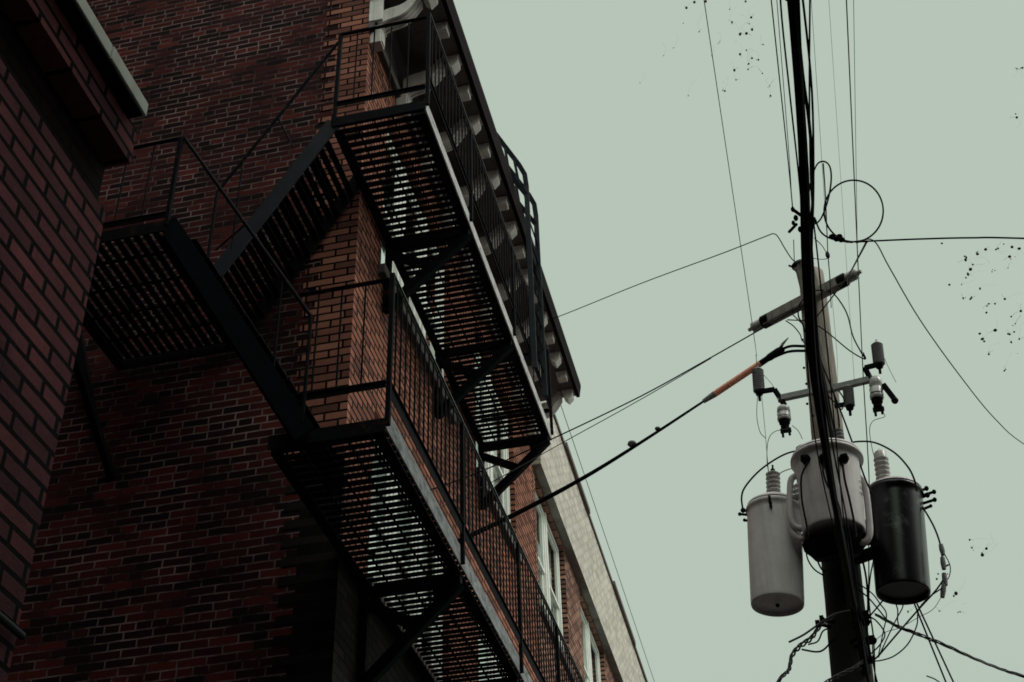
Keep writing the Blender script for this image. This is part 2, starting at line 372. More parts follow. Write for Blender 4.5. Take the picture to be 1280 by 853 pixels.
pn = MB().box(XB+.004, XB+.135, YA-.035, YA-.005, 12.05, 13.4); pn.box(XB+.004, XB+.16, YA-.05, YA-.036, 12.36, 12.40)
pn.build('corner_board', M['white'], cornice)

# ------------------------------------------------------------------ farther building in the same row
cw = thing('brick_building', 'brown brick building with pale parapet and white windows beyond the cornice end', 'building', (XB, YB1+.03, 0))
O = Vector((XB, YB1+.03, 0))
YC0, YC1 = YB1+.03, 60.0
pairs = [(15.15, 17.2), (18.45, 20.65), (22.1, 24.3), (25.8, 28.0), (29.6, 31.8)]
holes = [(a, b, 9.5, 11.44) for a, b in pairs] + [(a, b, 6.0, 8.0) for a, b in pairs]
wall_open('x', XB, YC0, YC1, 0, 12.5, holes, .14, -1).build('front_wall', M['brick_brown'], cw)
for a, b in pairs:
    for z0, z1 in ((9.5, 11.44), (6.0, 8.0)):
        m_ = (a+b)/2
        make_window(cw, XB-.07, a+.03, m_-.04, z0+.03, z1-.02, .03)
        make_window(cw, XB-.07, m_+.04, b-.03, z0+.03, z1-.02, .05 if rng.random() < .6 else .4)
        MB().box(XB-.12, XB-.055, m_-.038, m_+.038, z0+.003, z1-.003).build('mullion', M['frame'], cw)
        MB().box(XB-.1, XB+.05, a-.05, b+.05, z0-.09, z0-.001).build('sill', M['stone'], cw, bevel=.006)
MB().box(XB-.3, XB+.12, YC0, YC1, 11.47, 13.03).build('parapet', M['brick_pale'], cw)
cp = MB(); yy = YC0
while yy < YC1:
    L = rng.uniform(1.9, 2.6); dx = rng.uniform(-.012, .02)
    cp.box(XB-.33, XB+.155+dx, yy, yy+L-.01, 13.032, 13.10+dx); yy += L
cp.build('parapet_cap', M['brown_cap'], cw)
MB().box(XB-11, XB-.31, YC0, YC1, 12.2, 12.35).build('roof', M['roof'], cw)
MB().box(XB-.95, XB-.9, YC0+.1, YC1-.1, .5, 12).build('room_partition', M['dark_room'], cw)
wire_c = MB().tube([(XB+.25, YC0+.2, 13.16), (XB+.26, YC0+12, 13.17), (XB+.25, YC0+30, 13.15)], .006); wire_c.build('edge_wire', M['wire_grey'], cw)
cw.rotation_euler.z = .012

# ------------------------------------------------------------------ near building on the left
nb = thing('brick_building', 'low plum brick building with pale coping close on the left', 'building', (-6, -3, 0))
XD, YD = -2.2, 3.29

wd = MB(); wd.add([(XD, -12, 0), (XD, YD, 0), (XD, YD, 5.13), (XD, -12, 5.13)], [(0, 1, 2, 3)]); wd.build('side_wall', M['brick_plum'], nb)
we = MB(); we.add([(-12, YD, 0), (XD, YD, 0), (XD, YD, 5.13), (-12, YD, 5.13)], [(0, 1, 2, 3)]); we.build('end_wall', M['brick_plum_end'], nb)
MB().box(-12, XD-.03, -12, YD-.02, 5.132, 5.362).build('shaded_course', M['brick_overhang_shade'], nb)  # darker brick painted in as the shade below the projecting band
MB().box(-12, XD+.062, -12, YD-.004, 5.365, 5.543).build('brick_band', M['brick_plum'], nb)
co = MB(); co.box(-12, XD+.125, -12, 2.93, 5.545, 5.61); co.box(-12, XD+.127, 2.936, YD-.06, 5.545, 5.612)
co.build('coping', M['coping'], nb, bevel=.004)
so = MB().box(-12, XD+.118, -12, YD-.075, 5.533, 5.544); so.build('coping_soffit', M['steel'], nb)
MB().tube([(XD+.02, -8, 3.44), (XD+.02, YD+.0, 3.44)], .012).build('wall_conduit', M['blue_steel'], nb)

# ------------------------------------------------------------------ unseen blocks added outside the frame to cut the light
for nm, lb, b in (('brick_building', 'unseen brick block added behind the low plum building to darken the side wall', (-14, -2.35, -12, 2.55, 5.7, 18)),
                  ('brick_building', 'unseen brick block added behind the viewpoint to cut light from the back', (-2.3, 1.55, -12, -4.5, 0, 12)),
                  ('brick_building', 'unseen brick block added right of the viewpoint to shade the alley', (1.6, 10, -12, 1.5, 0, 9.5)),
                  ('brick_building', 'unseen brick block added farther along the right to shade the old wall', (3.2, 10, 1.52, 7.4, 0, 15)),
                  ('brick_building', 'unseen brick block added left of the stair court to block the sky', (-14, -6.6, 3.32, 7.97, 0, 18))):
    o = MB().box(*b).build(nm, M['brick_other']); tag(o, lb, 'building')

# ------------------------------------------------------------------ fire escape
fe = thing('fire_escape', 'black iron fire escape with slatted balconies and switchback stairs on the brick corner', 'fire escape', (-2.6, 8, 0))
def platform(name, x0, x1, y0, y1, z, slat_pitch=.08, slat_w=.054, along='x', beam=.10, beam_mat='beam_pale', top=.02):
    fr = MB()
    fr.box(x0, x1, y0, y0+.012, z-.10, z); fr.box(x0, x1, y0+.012, y0+.06, z-.012, z)
    fr.box(x0, x1, y1-.012, y1, z-.10, z)
    fr.box(x0, x0+.012, y0+.061, y1-.013, z-.10, z); fr.box(x0+.012, x0+.075, y0+.061, y1-.013, z-.10, z-.09)
    fr.box(x1-.09, x1-.013, y0+.061, y1-.013, z-.10, z-.092)
    p = fr.build(name, M['steel'], fe)
    bm = MB().box(x1-.012, x1, y0+.013, y1-.013, z-beam, z+top); bm.build('outer_beam', M[beam_mat], p)
    sl = MB()
    if along == 'x':
        y = y0+.07
        while y < y1-.06:
            dz = rng.uniform(-.002, .002); a = rng.uniform(-.002, .002)
            sl.bar((x0+.014, y, z-.02+dz), (x1-.014, y+a, z-.02+dz), slat_w+rng.uniform(-.004, .004), .006); y += slat_pitch
        for f_ in (.22, .42, .62, .82):
            xx = x0 + (x1-x0)*f_; sl.bar((xx, y0+.06, z-.03), (xx, y1-.02, z-.03), .012, .012)
    else:
        x = x0+.03
        while x < x1-.03:
            sl.bar((x, y0+.07, z-.02), (x+rng.uniform(-.002, .002), y1-.02, z-.02), slat_w, .006); x += slat_pitch
        for f_ in (.2, .4, .6, .8):
            yy = y0 + (y1-y0)*f_; sl.bar((x0+.02, yy, z-.03), (x1-.02, yy, z-.03), .02, .012)
    sl.build('slat_floor', M['steel'], p)
    return p
def railing(pts, z0, zb, zt, posts, pitch=.11, r=.007, light=True, kick=.036):
    """straight run of railing from pts[0] to pts[1]; posts are fractions"""
    a, b = Vector((*pts[0], 0)), Vector((*pts[1], 0)); L = (b-a).length
    mb = MB()
    Z = lambda t, z: a.lerp(b, t) + Vector((0, 0, z))
    mb.bar(Z(0, zb), Z(1, zb), .035, .008); mb.bar(Z(0, zb-.006-kick/2), Z(1, zb-.006-kick/2), .006, kick)
    n = int(L/pitch)
    for i in range(1, n):
        t = i/n
        if any(abs(t-p)*L < .03 for p in posts): continue
        mb.tube([Z(t, zb), Z(t, zt)], r, 5, False)
    o = mb.build('railing', M['steel'], fe)
    tb = MB(); tb.bar(Z(0, zt), Z(1, zt), .03, .009); tb.bar(Z(0, zt-.012), Z(1, zt-.012), .006, .018)
    tb.build('top_rail', M['steel_bare' if light else 'steel'], o)
    for p in posts:
        MB().bar(Z(p, z0-.05), Z(p, zt), .03, .03, (1, 0, 0)).build('post', M['steel'], o)
    return o
def wall_bracket(y, x1, z, drop=.75):
    mb = MB(); xw = XB+.006
    mb.bar((xw, y, z-.135), (x1-.02, y, z-.135), .06, .065)
    mb.bar((xw+.03, y, z-.13), (xw+.03, y, z-.13-drop), .06, .05, (1, 0, 0))
    mb.bar((xw+.03, y, z-.10-drop), (x1-.03, y, z-.16), .06, .085)
    mb.bar((xw+.05, y, z-.24), (xw+.44, y, z-.46), .05, .075)
    mb.prism([(x1-.24, y-.012, z-.15), (x1-.03, y-.012, z-.15), (x1-.03, y-.012, z-.21), (x1-.19, y-.012, z-.37)], (0, .024, 0))
    mb.build('wall_bracket', M['steel'], fe)
X1 = -2.18; Z1 = 9.98; Z2 = 6.46; X2 = -2.21
platform('upper_balcony', XB+.004, X1, 7.25, 12.15, Z1)
platform('lower_balcony', XB+.004, X2, 6.62, 13.6, Z2, beam_mat='beam_grey', beam=.06, top=.085)
for y in (8.72, 10.35, 12.06): wall_bracket(y, X1, Z1)
for y in (8.5, 10.3, 12.1, 13.4): wall_bracket(y, X2, Z2)
fr = lambda y, a, b: (y-a)/(b-a)
railing(((X1+.012, 7.262), (X1+.012, 12.12)), Z1, 10.27, 11.07, [0.0, fr(8.66, 7.26, 12.12), fr(10.34, 7.26, 12.12), .999])
railing(((XB+.02, 7.262), (X1-.01, 7.262)), Z1, 10.16, 11.02, [0.0], pitch=.145, light=False)
railing(((XB+.02, 12.13), (X1-.01, 12.13)), Z1, 10.27, 11.07, [], pitch=.145, light=False)
railing(((X2+.012, 6.63), (X2+.012, 13.58)), Z2, 6.73, 7.62, [0.0, fr(8.42, 6.63, 13.58), fr(10.3, 6.63, 13.58), fr(11.95, 6.63, 13.58), .999], kick=.085)
railing(((XB+.1, 6.63), (X2-.01, 6.63)), Z2, 6.74, 7.58, [], pitch=.145, light=False)
# switchback landing
LX0, LX1, LY0, LY1, LZ = -4.92, -3.87, 6.53, 7.96, 8.42
platform('stair_landing', LX0, LX1, LY0, LY1, LZ, along='y', slat_pitch=.075, slat_w=.05, beam_mat='steel')
railing(((LX0, LY0+.01), (LX1, LY0+.01)), LZ, 8.5, 9.26, [0, 1.0], pitch=.2, light=False)
railing(((LX0+.01, LY0+.02), (LX0+.01, LY1)), LZ, 8.5, 9.26, [1.0], pitch=.2, light=False)
for p_, q_ in (((LX0+.1, LY0+.06, LZ-.12), (LX0+.1, YA-.02, LZ-1.1)), ((-5.39, YA-.03, 8.92), (-5.01, YA-.03, 7.75))):
    MB().bar(p_, q_, .05, .055).build('landing_brace', M['steel'], fe)
def flight(p, q, y0, y1, steps, rail=True, railside=None, hr=.98, mat='blue_steel', wide=.026):
    """stair flight running along X between (x, z) points p (top) and q (bottom)"""
    P = lambda t, y, dz=0: Vector((p[0]+(q[0]-p[0])*t, y, p[1]+(q[1]-p[1])*t+dz))
    for y in (y0, y1):
        MB().bar(P(-.02, y, -.04), P(1.02, y, -.04), .012, .14, (0, 0, 1)).build('stringer', M[mat if y == y0 else 'steel'], fe)
    for i in range(1, steps):
        c = P(i/steps, 0, -.02); tr = MB()
        for dx in (-.075, 0, .075): tr.box(c.x+dx-wide, c.x+dx+wide, y0+.008, y1-.008, c.z-.004, c.z+.004)
        tr.build('stair_tread', M['steel'], fe)
    if rail:
        hb = MB(); hb.tube([P(0, railside, hr), P(1, railside, hr)], .014, 6); hb.tube([P(.8, railside, hr), P(.8, railside, .0)], .008, 5)
        hb.tube([P(1, railside, hr), P(1.0, railside, .0)], .013, 6); hb.tube([P(.52, railside, hr), P(.34, railside, .3)], .008, 5)
        hb.build('handrail', M['steel'], fe)
flight((XB, Z1-.02), (-3.90, LZ), 7.27, 7.93, 8, True, 7.27)
flight((LX1+.02, LZ), (-2.72, Z2), 6.55, 7.2, 10, True, 6.55, .85, 'dark_steel', .036)
mb = MB(); mb.bar((XB-.0, 7.262, Z1-.02), (XB, 7.98, Z1-.02), .02, .12); mb.build('stair_header', M['steel'], fe)
# gooseneck roof ladder over the cornice
gl = MB()
for y in (11.0, 11.5):
    xa = X1+.07
    a = [Vector((xa, y, z)) for z in (10.0, 11.5, 12.55)] + [Vector((xa-.01, y-.02, 12.72)), Vector((xa-.06, y-.06, 12.84)), Vector((xa-.5, y-.36, 13.62)), Vector((xa-.62, y-.42, 13.75))]
    for s_, t_ in zip(a, a[1:]): gl.bar(s_, t_, .018, .055, (1, 0, 0))
    b0 = Vector((xa-.01, y-.0, 12.42)); b1 = Vector((xa-.5, y-.34, 13.22)); gl.bar(b0, b1, .014, .05, (1, 0, 0))
    for t in (.12, .32, .52, .72): gl.bar(b0.lerp(b1, t), a[4].lerp(a[5], t), .01, .03, (1, 0, 0))
lad = gl.build('roof_ladder', M['blue_steel'], fe)
for z in [10.3+.3*i for i in range(7)]:
    MB().tube([(X1+.07, 11.0, z), (X1+.07, 11.5, z)], .009).build('rung', M['steel'], lad)

# ------------------------------------------------------------------ utility pole
PT, PB = S(1014, 343, 10.0), S(1066, 853, 10.0)
d_ = (PB-PT); base = PT + d_*(PT.z/(PT.z-PB.z))
pole = thing('utility_pole', 'leaning weathered wooden utility pole carrying three transformers and tangled cables', 'utility pole', (base.x, base.y, 0))
def pole_at(z): return PT + d_*((PT.z-z)/(PT.z-PB.z))
def pole_r(z): return .115 + (.157-.115)*(PT.z-z)/(PT.z-PB.z)
prof = []
for i in range(60):
    z = -0.3 + (PT.z+.3)*i/59; prof.append(((pole_at(z)-base).length*(1 if z >= 0 else -1), pole_r(z)*(1+.012*math.sin(i*1.7)+.01*math.sin(i*.63))))
prof[-1] = (prof[-1][0], prof[-1][1]*.97); prof.append((prof[-1][0]+.012, prof[-1][1]*.85))
MB().lathe(base, PT, prof, 28).build('shaft', M['wood'], pole)
# pole top: bent tin shield beside the head of the pole
sh = MB(); c = PT + Vector((-.085, -.14, -.02))
sh.lathe(c+Vector((.01, 0, -.42)), c+Vector((0, 0, .03)), [(0, .052), (.38, .055), (.43, .07), (.445, .085), (.455, .08)], 16)
sh.build('riser_pipe', M['arm_wood'], pole)
# crossarm with an insulator at each end
ZA = 9.42
aL, aR = on(955, 403, 2, ZA), on(1056, 350, 2, ZA+.0)
arm = MB().bar(aL, aR, .085, .10).build('crossarm', M['arm_wood'], pole, bevel=.008)
dv = (aR-aL).normalized()
for e, s_ in ((aL, -1), (aR, 1)):
    pr = [(0, .03), (.02, .03)]
    for i in range(5): pr += [(.022+i*.021, .028), (.026+i*.021, .052), (.033+i*.021, .049), (.039+i*.021, .028)]
    pr += [(.13, .026), (.14, .018), (.165, .018)]
    MB().lathe(e + dv*s_*.001, e+dv*s_*.4, pr, 18).build('insulator', M['insulator'], arm)
    MB().lathe(e - dv*s_*.06, e+dv*s_*.05, [(0, .062), (.075, .062)], 8).build('end_clamp', M['steel'], arm)

br = MB(); pc = pole_at(ZA); br.bar(pc+Vector((-.06, -.13, -.42)), aL.lerp(aR, .3), .03, .008); br.build('arm_brace', M['galvanised'], pole)
bo = MB(); b0 = PT+Vector((.11, -.02, -.2)); bo.tube([b0, b0+Vector((.09, -.01, .02))], .009); bo.ball(b0+Vector((.02, 0, 0)), .022); bo.build('pole_bolt', M['steel'], pole)
# equipment arm that carries fuse cutouts and arresters
YE = 9.72
eL, eM, eR = S(975, 497, YE), S(1032, 482, YE), S(1092, 474, YE-.1)
eb = MB(); eb.bar(S(972, 499, YE), S(1014, 490, YE), .045, .05); eb.bar(S(1014, 490, YE), S(1040, 486, YE), .05, .06); eb.bar(S(1040, 486, YE), S(1090, 474, YE), .045, .05)
eb.build('equipment_arm', M['galvanised'], pole)
for a, b, c in (((981, 507), (968, 487), (949, 490)), ((1093, 483), (1081, 460), (1097, 456))):
    kb = MB(); kb.bar(S(*a, YE), S(*b, YE-.02), .03, .035); kb.bar(S(*b, YE-.02), S(*c, YE-.02), .03, .035); kb.build('arm_hanger', M['steel'], pole)
MB().bar(S(1043, 508, YE), S(1060, 505, YE), .03, .03).build('arm_hanger', M['steel'], pole)

def ribbed(p, q, r0, r1, n, cap=True):
    L = (Vector(q)-Vector(p)).length; pr = [(0, r0*.9)]
    for i in range(n):
        t = L*(i+.12)/n; pr += [(t, r0), (t+L/n*.3, r1), (t+L/n*.45, r1), (t+L/n*.75, r0)]
    pr += [(L, r0*.9)]
    return pr
def arrester(x0, y0, x1, y1, label, Y=YE, r=.05):
    a, b = S(x0, y0, Y), S(x1, y1, Y)
    t = thing('surge_arrester', label, 'surge arrester', tuple(b), 'ribbed surge arresters on the pole')
    MB().lathe(a, b, ribbed(a, b, r*.86, r, 10), 18).build('housing', M['polymer'], t)
    L = (b-a).length
    MB().lathe(b, b+(b-a), [(0, .035), (.03, .03), (.04, .012), (.09, .012)], 10).build('terminal', M['steel'], t)
    MB().lathe(a, a+(a-b), [(0, .03), (.015, .028), (.02, .008), (.05, .008)], 10).build('top_stud', M['galvanised'], t)
    return a, b
ar1 = arrester(947, 463, 949, 490, 'grey ribbed surge arrester standing on the left hanger of the pole')
ar2 = arrester(1096, 431, 1099, 456, 'grey ribbed surge arrester standing highest on the right hanger')
ar3 = arrester(1060, 485, 1062, 508, 'dark surge arrester close against the right side of the pole', r=.045)
def cutout(x, y, x2, y2, label, door):
    a, b = S(x, y, YE), S(x2, y2, YE)
    t = thing('fuse_cutout', label, 'fuse cutout', tuple(a), 'white porcelain fuse cutouts on the pole')
    L = (b-a).length
    MB().lathe(a, b, [(0, .03), (L*.1, .052), (L*.3, .055), (L*.36, .04), (L*.42, .058), (L*.6, .05), (L*.66, .058), (L*.74, .055), (L*.78, .03)], 18).build('porcelain_body', M['white_porcelain'], t)
    u = (b-a).normalized(); e = a + u*(L*.8)
    c = MB(); c.lathe(a+u*(L*.6), a+u*L, [(0, .056), (L*.07, .056)], 14); c.lathe(e, b, [(-.01, .048), (.02, .046), (.04, .028), (.07, .03)], 12)
    c.bar(e+u*.05+Vector((-.025, 0, 0)), e+u*.15+Vector((-.02, -.01, 0)), .02, .03); c.bar(e+u*.05+Vector((.025, 0, 0)), e+u*.14+Vector((.035, -.01, 0)), .02, .03); c.bar(e+u*.09+Vector((-.04, 0, 0)), e+u*.09+Vector((.05, 0, 0)), .03, .03)
    c.build('contact_clip', M['steel'], t)
    if door:
        dm = MB(); f0 = a+u*.1+Vector((.06, -.02, 0)); dm.bar(f0, f0+Vector((.06, 0, -.16)), .04, .035); dm.ball(f0+Vector((.06, 0, -.17)), .03); dm.build('fuse_holder', M['steel'], t)
    return a, b
cu1 = cutout(979, 508, 981, 532, 'white fuse cutout hanging under the left end of the equipment arm', False)
cu2 = cutout(1094, 472, 1097, 508, 'white fuse cutout with open black holder under the right end of the arm', True)

def bushing(mb, a, b, r0, r1, n): mb.lathe(a, b, ribbed(a, b, r0, r1, n), 16)
def transformer(label, top, bot, r, mat, rim, rf=1.045):
    t = thing('transformer', label, 'transformer', tuple(bot), 'pole mounted transformers')
    L = (bot-top).length
    pr = [(0, r*.55), (.004, r*.9), (.02, r*(rf-.012)), (.03, r*rf), (.05, r*rf), (.056, r), (.10, r), (L*.5, r*.985), (L-.03, r*.955), (L-.012, r*.95), (L, r*.935), (L+.001, r*.88), (L-.03, r*.865)]
    MB().lathe(top, bot, pr, 48).build('tank', mat, t)
    u = (top-bot).normalized()
    MB().lathe(top, top+u, [(-.004, r*(rf-.04)), (.012, r*(rf-.07)), (.05, r*.72), (.065, r*.3)], 40).build('lid', rim, t)
    return t, u
YT = 9.75
# left grey transformer
t0, b0 = S(967, 634, YT), S(972, 757, YT)
tl, u = transformer('pale grey cylindrical transformer hanging on the left of the pole', t0, b0, .211, M['tank_grey'], M['tank_grey'])
m1 = MB(); bushing(m1, t0+u*.0+Vector((.01, -.03, .03)), t0+u*.27+Vector((.01, -.03, .03)), .036, .058, 7); m1.build('bushing', M['porcelain'], tl)
bushL = t0+u*.3+Vector((.01, -.03, .03))
m1 = MB(); m1.lathe(bushL-u*.03, bushL+u*.1, [(0, .02), (.03, .018), (.035, .008), (.07, .008)], 10); m1.build('terminal', M['steel'], tl)
m1 = MB()
for dx, dz, s_ in ((-.24, -.02, .03), (-.27, -.05, .022), (-.24, -.11, .02)): m1.ball(t0+Vector((dx, -.05, dz)), s_*.72); m1.tube([t0+Vector((dx, -.05, dz)), t0+Vector((-.17, 0, dz))], .011)
m1.build('side_terminal', M['steel'], tl)
m1 = MB(); m1.lathe(t0+Vector((-.02, -.225, -.10)), t0+Vector((-.02, -.26, -.10)), [(0, .012), (.03, .012)], 8); m1.box(t0.x-.03, t0.x-.01, t0.y-.24, t0.y-.215, t0.z-.13, t0.z-.03)
m1.ball(t0+Vector((.215, -.07, -.34)), .045, 10); m1.ball(b0+Vector((.2, -.08, .34)), .022, 8); m1.build('lid_latch', M['steel'], tl)
for dz, h_ in ((-.36, .075), (-.14, .06)): MB().bar(t0+Vector((.19, .05, dz)), t0+Vector((.40, .2, dz+.02)), .05, h_).build('hanger_bracket', M['galvanised'], tl)
m1 = MB().ball(b0 + Vector((.0, 0, .0)), .016, 8); m1.build('drain_plug', M['steel'], tl)
# right black transformer
t2, b2 = S(1118, 614, YT+.1), S(1129, 742, YT+.1)
tr, u = transformer('glossy black cylindrical transformer hanging on the right of the pole', t2, b2, .212, M['tank_black'], M['tank_grey_dark'])
m1 = MB(); bushing(m1, t2+Vector((-.07, -.04, .04)), t2+u*.26+Vector((-.08, -.04, .04)), .04, .06, 6); m1.lathe(t2+u*.24+Vector((-.08, -.04, .04)), t2+u*.4+Vector((-.09, -.04, .04)), [(0, .05), (.06, .05), (.08, .03), (.1, .01)], 14); m1.build('bushing', M['porcelain'], tr)
bushR = t2+u*.34+Vector((-.09, -.04, .04))
m1 = MB()
for dx, dz, s_ in ((.24, -.04, .028), (.29, -.08, .026), (.28, -.15, .026), (.24, -.2, .02), (.235, -.1, .03)): m1.ball(t2+Vector((dx, -.04, dz)), s_*.66, 7, 1, 1.2); m1.tube([t2+Vector((dx, -.04, dz)), t2+Vector((.17, 0, dz))], .012)
m1.build('side_terminal', M['steel'], tr)
for dz, h_ in ((-.28, .12), (-.5, .08)): MB().bar(t2+Vector((-.2, .0, dz)), t2+Vector((-.42, .06, dz-.02)), .06, h_).build('hanger_bracket', M['steel'], tr)
# middle transformer in front of the pole
YM = 9.47
t1, b1 = S(1033, 572, YM), S(1043, 668, YM)
tm, u = transformer('wide weathered grey transformer mounted on the pole between the other two', t1, b1, .246, M['tank_grey_dark'], M['tank_grey_dark'], 1.14)
for x_ in (1010, 1030, 1053):
    c = S(x_, 577, YM); dx = c.x - S(1036, 577, YM).x; yy = YM - math.sqrt(.243**2-dx**2); c = S(x_, 577, yy+.01)
    m1 = MB(); m1.lathe(c, c+Vector((dx*.3, -.10, .0)), [(0, .026), (.02, .04), (.035, .034), (.05, .04), (.08, .022), (.1, .012)], 12); m1.build('low_voltage_bushing', M['steel'], tm)
c = S(1031, 583, YM-.24); MB().lathe(c, c+Vector((0, -.03, 0)), [(0, .016), (.03, .014)], 8).build('relief_valve', M['steel'], tm)
m1 = MB(); bushing(m1, t1+Vector((-.16, .1, .04)), t1+Vector((-.165, .1, .2)), .035, .055, 4); m1.build('bushing', M['porcelain'], tm); m1 = MB(); bushing(m1, t1+Vector((.12, -.03, .05)), t1+Vector((.115, -.03, .22)), .03, .048, 5); m1.build('bushing', M['polymer'], tm)
bushM = t1+Vector((-.165, .1, .22))
for s_, pxs in ((-1, [(1006, 594), (995, 595), (988, 604), (988, 640), (991, 655), (1000, 661), (1010, 659)]), (1, [(1066, 596), (1076, 598), (1082, 612), (1086, 645), (1087, 668), (1080, 678), (1068, 674)])):
    MB().tube(smooth_path([S(x, y, YM+.02) for x, y in pxs]), .026, 10).build('cooling_tube', M['tank_grey_dark'], tm)
MB().tube(smooth_path([S(x, y, YM+.05) for x, y in ((989, 648), (992, 667), (1001, 674), (1011, 672))]), .026, 10).build('cooling_tube', M['tank_grey_dark'], tm)
m1 = MB(); bushing(m1, S(998, 606, YM-.02), S(998, 624, YM-.02), .03, .045, 3); m1.build('side_bushing', M['white_porcelain'], tm)
m1 = MB(); bushing(m1, S(1068, 600, YM-.06), S(1071, 622, YM-.06), .034, .05, 3); m1.build('side_bushing', M['white_porcelain'], tm)
m1 = MB(); m1.lathe(b1+Vector((0, .12, .02)), b1+Vector((0, .2, -.2)), [(0, .25), (.06, .24), (.1, .2), (.14, .17)], 30); m1.build('mounting_ring', M['steel'], tm)

# ------------------------------------------------------------------ wires
def wire(name, pts, r, label, cat, mat='rubber', group=None, k=6, n=6):
    o = MB().tube(smooth_path(pts, k), r, n).build(name, M[mat]); return tag(o, label, cat, group)
def span(A, B, pxs):                               # the sagging points lie in the upright plane through both ends
    nrm = (B-A).cross(Vector((0, 0, 1))).normalized()
    return [A] + [onplane(x, y, A, nrm) for x, y in pxs] + [B]
# service drops to the building
A = S(1006, 433, 9.84); B = on(540, 694, 0, XB+.01)
pts = span(A, B, [(988, 433), (975, 438), (950, 455), (893, 493), (800, 554), (725, 600), (640, 645), (560, 683)])
sd = thing('service_cable', 'thick black service cable with a faded orange sleeve between pole and balcony', 'cable', tuple(A))
MB().tube(smooth_path(pts[4:], 5), [.010+.012*min(1, i/14) for i in range(5*(len(pts[4:])-1)+1)], 8).build('cable', M['rubber'], sd)
MB().tube(smooth_path([pts[3], pts[4]]), .030, 12).build('orange_sleeve', M['orange'], sd)
e1 = smooth_path([pts[0], pts[1], pts[2]], 5); MB().tube(e1 + [pts[3]], .013).build('lead', M['rubber'], sd)
MB().tube(smooth_path([pts[0]+Vector((0, 0, -.05)), pts[1]+Vector((0, 0, -.055)), pts[2]+Vector((0, 0, -.045)), pts[3]], 5), .013).build('lead', M['rubber'], sd)
MB().tube(smooth_path([pts[2].lerp(pts[3], -.15), pts[2].lerp(pts[3], .3), pts[3]]), [.03]*3+[.034]*6+[.028]*4, 8).build('splice_wrap', M['rubber'], sd)
MB().tube([pts[4], pts[4].lerp(pts[5], .15)], [.03, .02], 8).build('splice_wrap', M['galvanised'], sd)
w_ = pts[2]; MB().tube([w_, w_+Vector((.03, 0, .06)), w_+Vector((.09, 0, .12))], [.02, .014, .004]).build('cable_tail', M['wire_grey'], sd)
for px, s_ in (((822, 536), .022), ((790, 555), .035)):
    c = onplane(px[0], px[1], A, (B-A).cross(Vector((0, 0, 1))).normalized()); bb = MB().ball(c+Vector((0, 0, 0)), s_, 8, 1.2, .8); bb.build('cable_clip', M['polymer'], sd)
A = S(1001, 333, 9.84); B = on(640, 413, 0, XB+.01)
wire('service_wire', span(A, B, [(990, 324), (980, 309), (973, 297), (967, 292.5), (955, 296.5), (900, 318), (800, 355), (690, 399)]), .0052, 'single dark wire running from below the pole top to the upper balcony', 'wire')
A = S(1004, 382, 9.84); B = on(526, 617, 0, XB+.01)
wire('service_wire', span(A, B, [(985, 392), (940, 418), (880, 452), (800, 496), (690, 549), (600, 590)]), .0062, 'dark wire slanting from under the crossarm towards the lower balcony', 'wire')
A2 = onplane(889, 448, A, (B-A).cross(Vector((0, 0, 1))).normalized()); B2 = on(540, 640, 0, XB+.01)
wire('service_wire', span(A2, B2, [(800, 500), (706, 552), (620, 600)]), .0042, 'thin wire splitting off below the crossarm wire towards the building', 'wire', 'wire_grey')
# primary lines overhead along the alley
def along(x0, y0, x1, y1, z, back=9.0):
    a, b = on(x0, y0, 2, z), on(x1, y1, 2, z); return [a-(b-a).normalized()*back, a, b]
p = along(880, 0, 941, 410, ZA+.03)
wire('power_line', p + [S(945, 445, 9.7), ar1[0]], .0032, 'thin line crossing the sky to the left insulator of the crossarm', 'power line', 'wire_grey')
p = along(1058, 0, 1073, 342, ZA+.03)
wire('power_line', p + [S(1079, 470, 9.72), S(1086, 590, 9.72), S(1086, 640, 9.72)], .0045, 'dark line coming down to the right insulator and on past it', 'power line', 'rubber')
p = along(1067, 0, 1070, 200, 10.0)
wire('power_line', p + [on(1072, 330, 2, 10.0)], .0024, 'pale hairline wire just right of the dark line above the coil', 'power line', 'wire_pale')
p = along(1014, 0, 1034, 300, 9.0)
wire('power_line', p + [S(1046, 440, 9.7), S(1047, 484, 9.72)], .0016, 'pale hairline wire between the cable bundle and the coil', 'power line', 'wire_pale')
p = along(1036, 0, 1044, 120, 11.0)
wire('power_line', p + [S(1068, 478, 9.7)], .0016, 'faintest hairline wire high above the coil', 'power line', 'wire_pale')
ZS = 6.0
h1 = on(991, 262, 2, ZS)
wire('strand_wire', along(964, 0, 984, 190, ZS, 6) + [h1], .0026, 'left one of two thin strands beside the thick cable bundle', 'wire')
wire('strand_wire', along(971, 0, 986, 190, ZS+.02, 6) + [h1+Vector((0, 0, .02))], .0016, 'right one of two thin strands beside the thick cable bundle', 'wire')
cl = MB()
for dx, dy, dz, s_ in ((0, 0, 0, .014), (.008, .04, -.02, .016), (-.006, .06, -.03, .013), (.02, .09, -.05, .016)): cl.ball(h1+Vector((dx, dy, dz)), s_*.7, 8, 1, 1.6)
cl.tube([h1, h1+Vector((.04, .06, 0)), h1+Vector((.1, .1, -.01))], .008); cl.tube([h1+Vector((.008, .06, -.04)), h1+Vector((-.035, .05, -.09))], .007)
tag(cl.build('strand_clamp', M['steel']), 'black clamp ending the two thin strands left of the bundle', 'clamp')
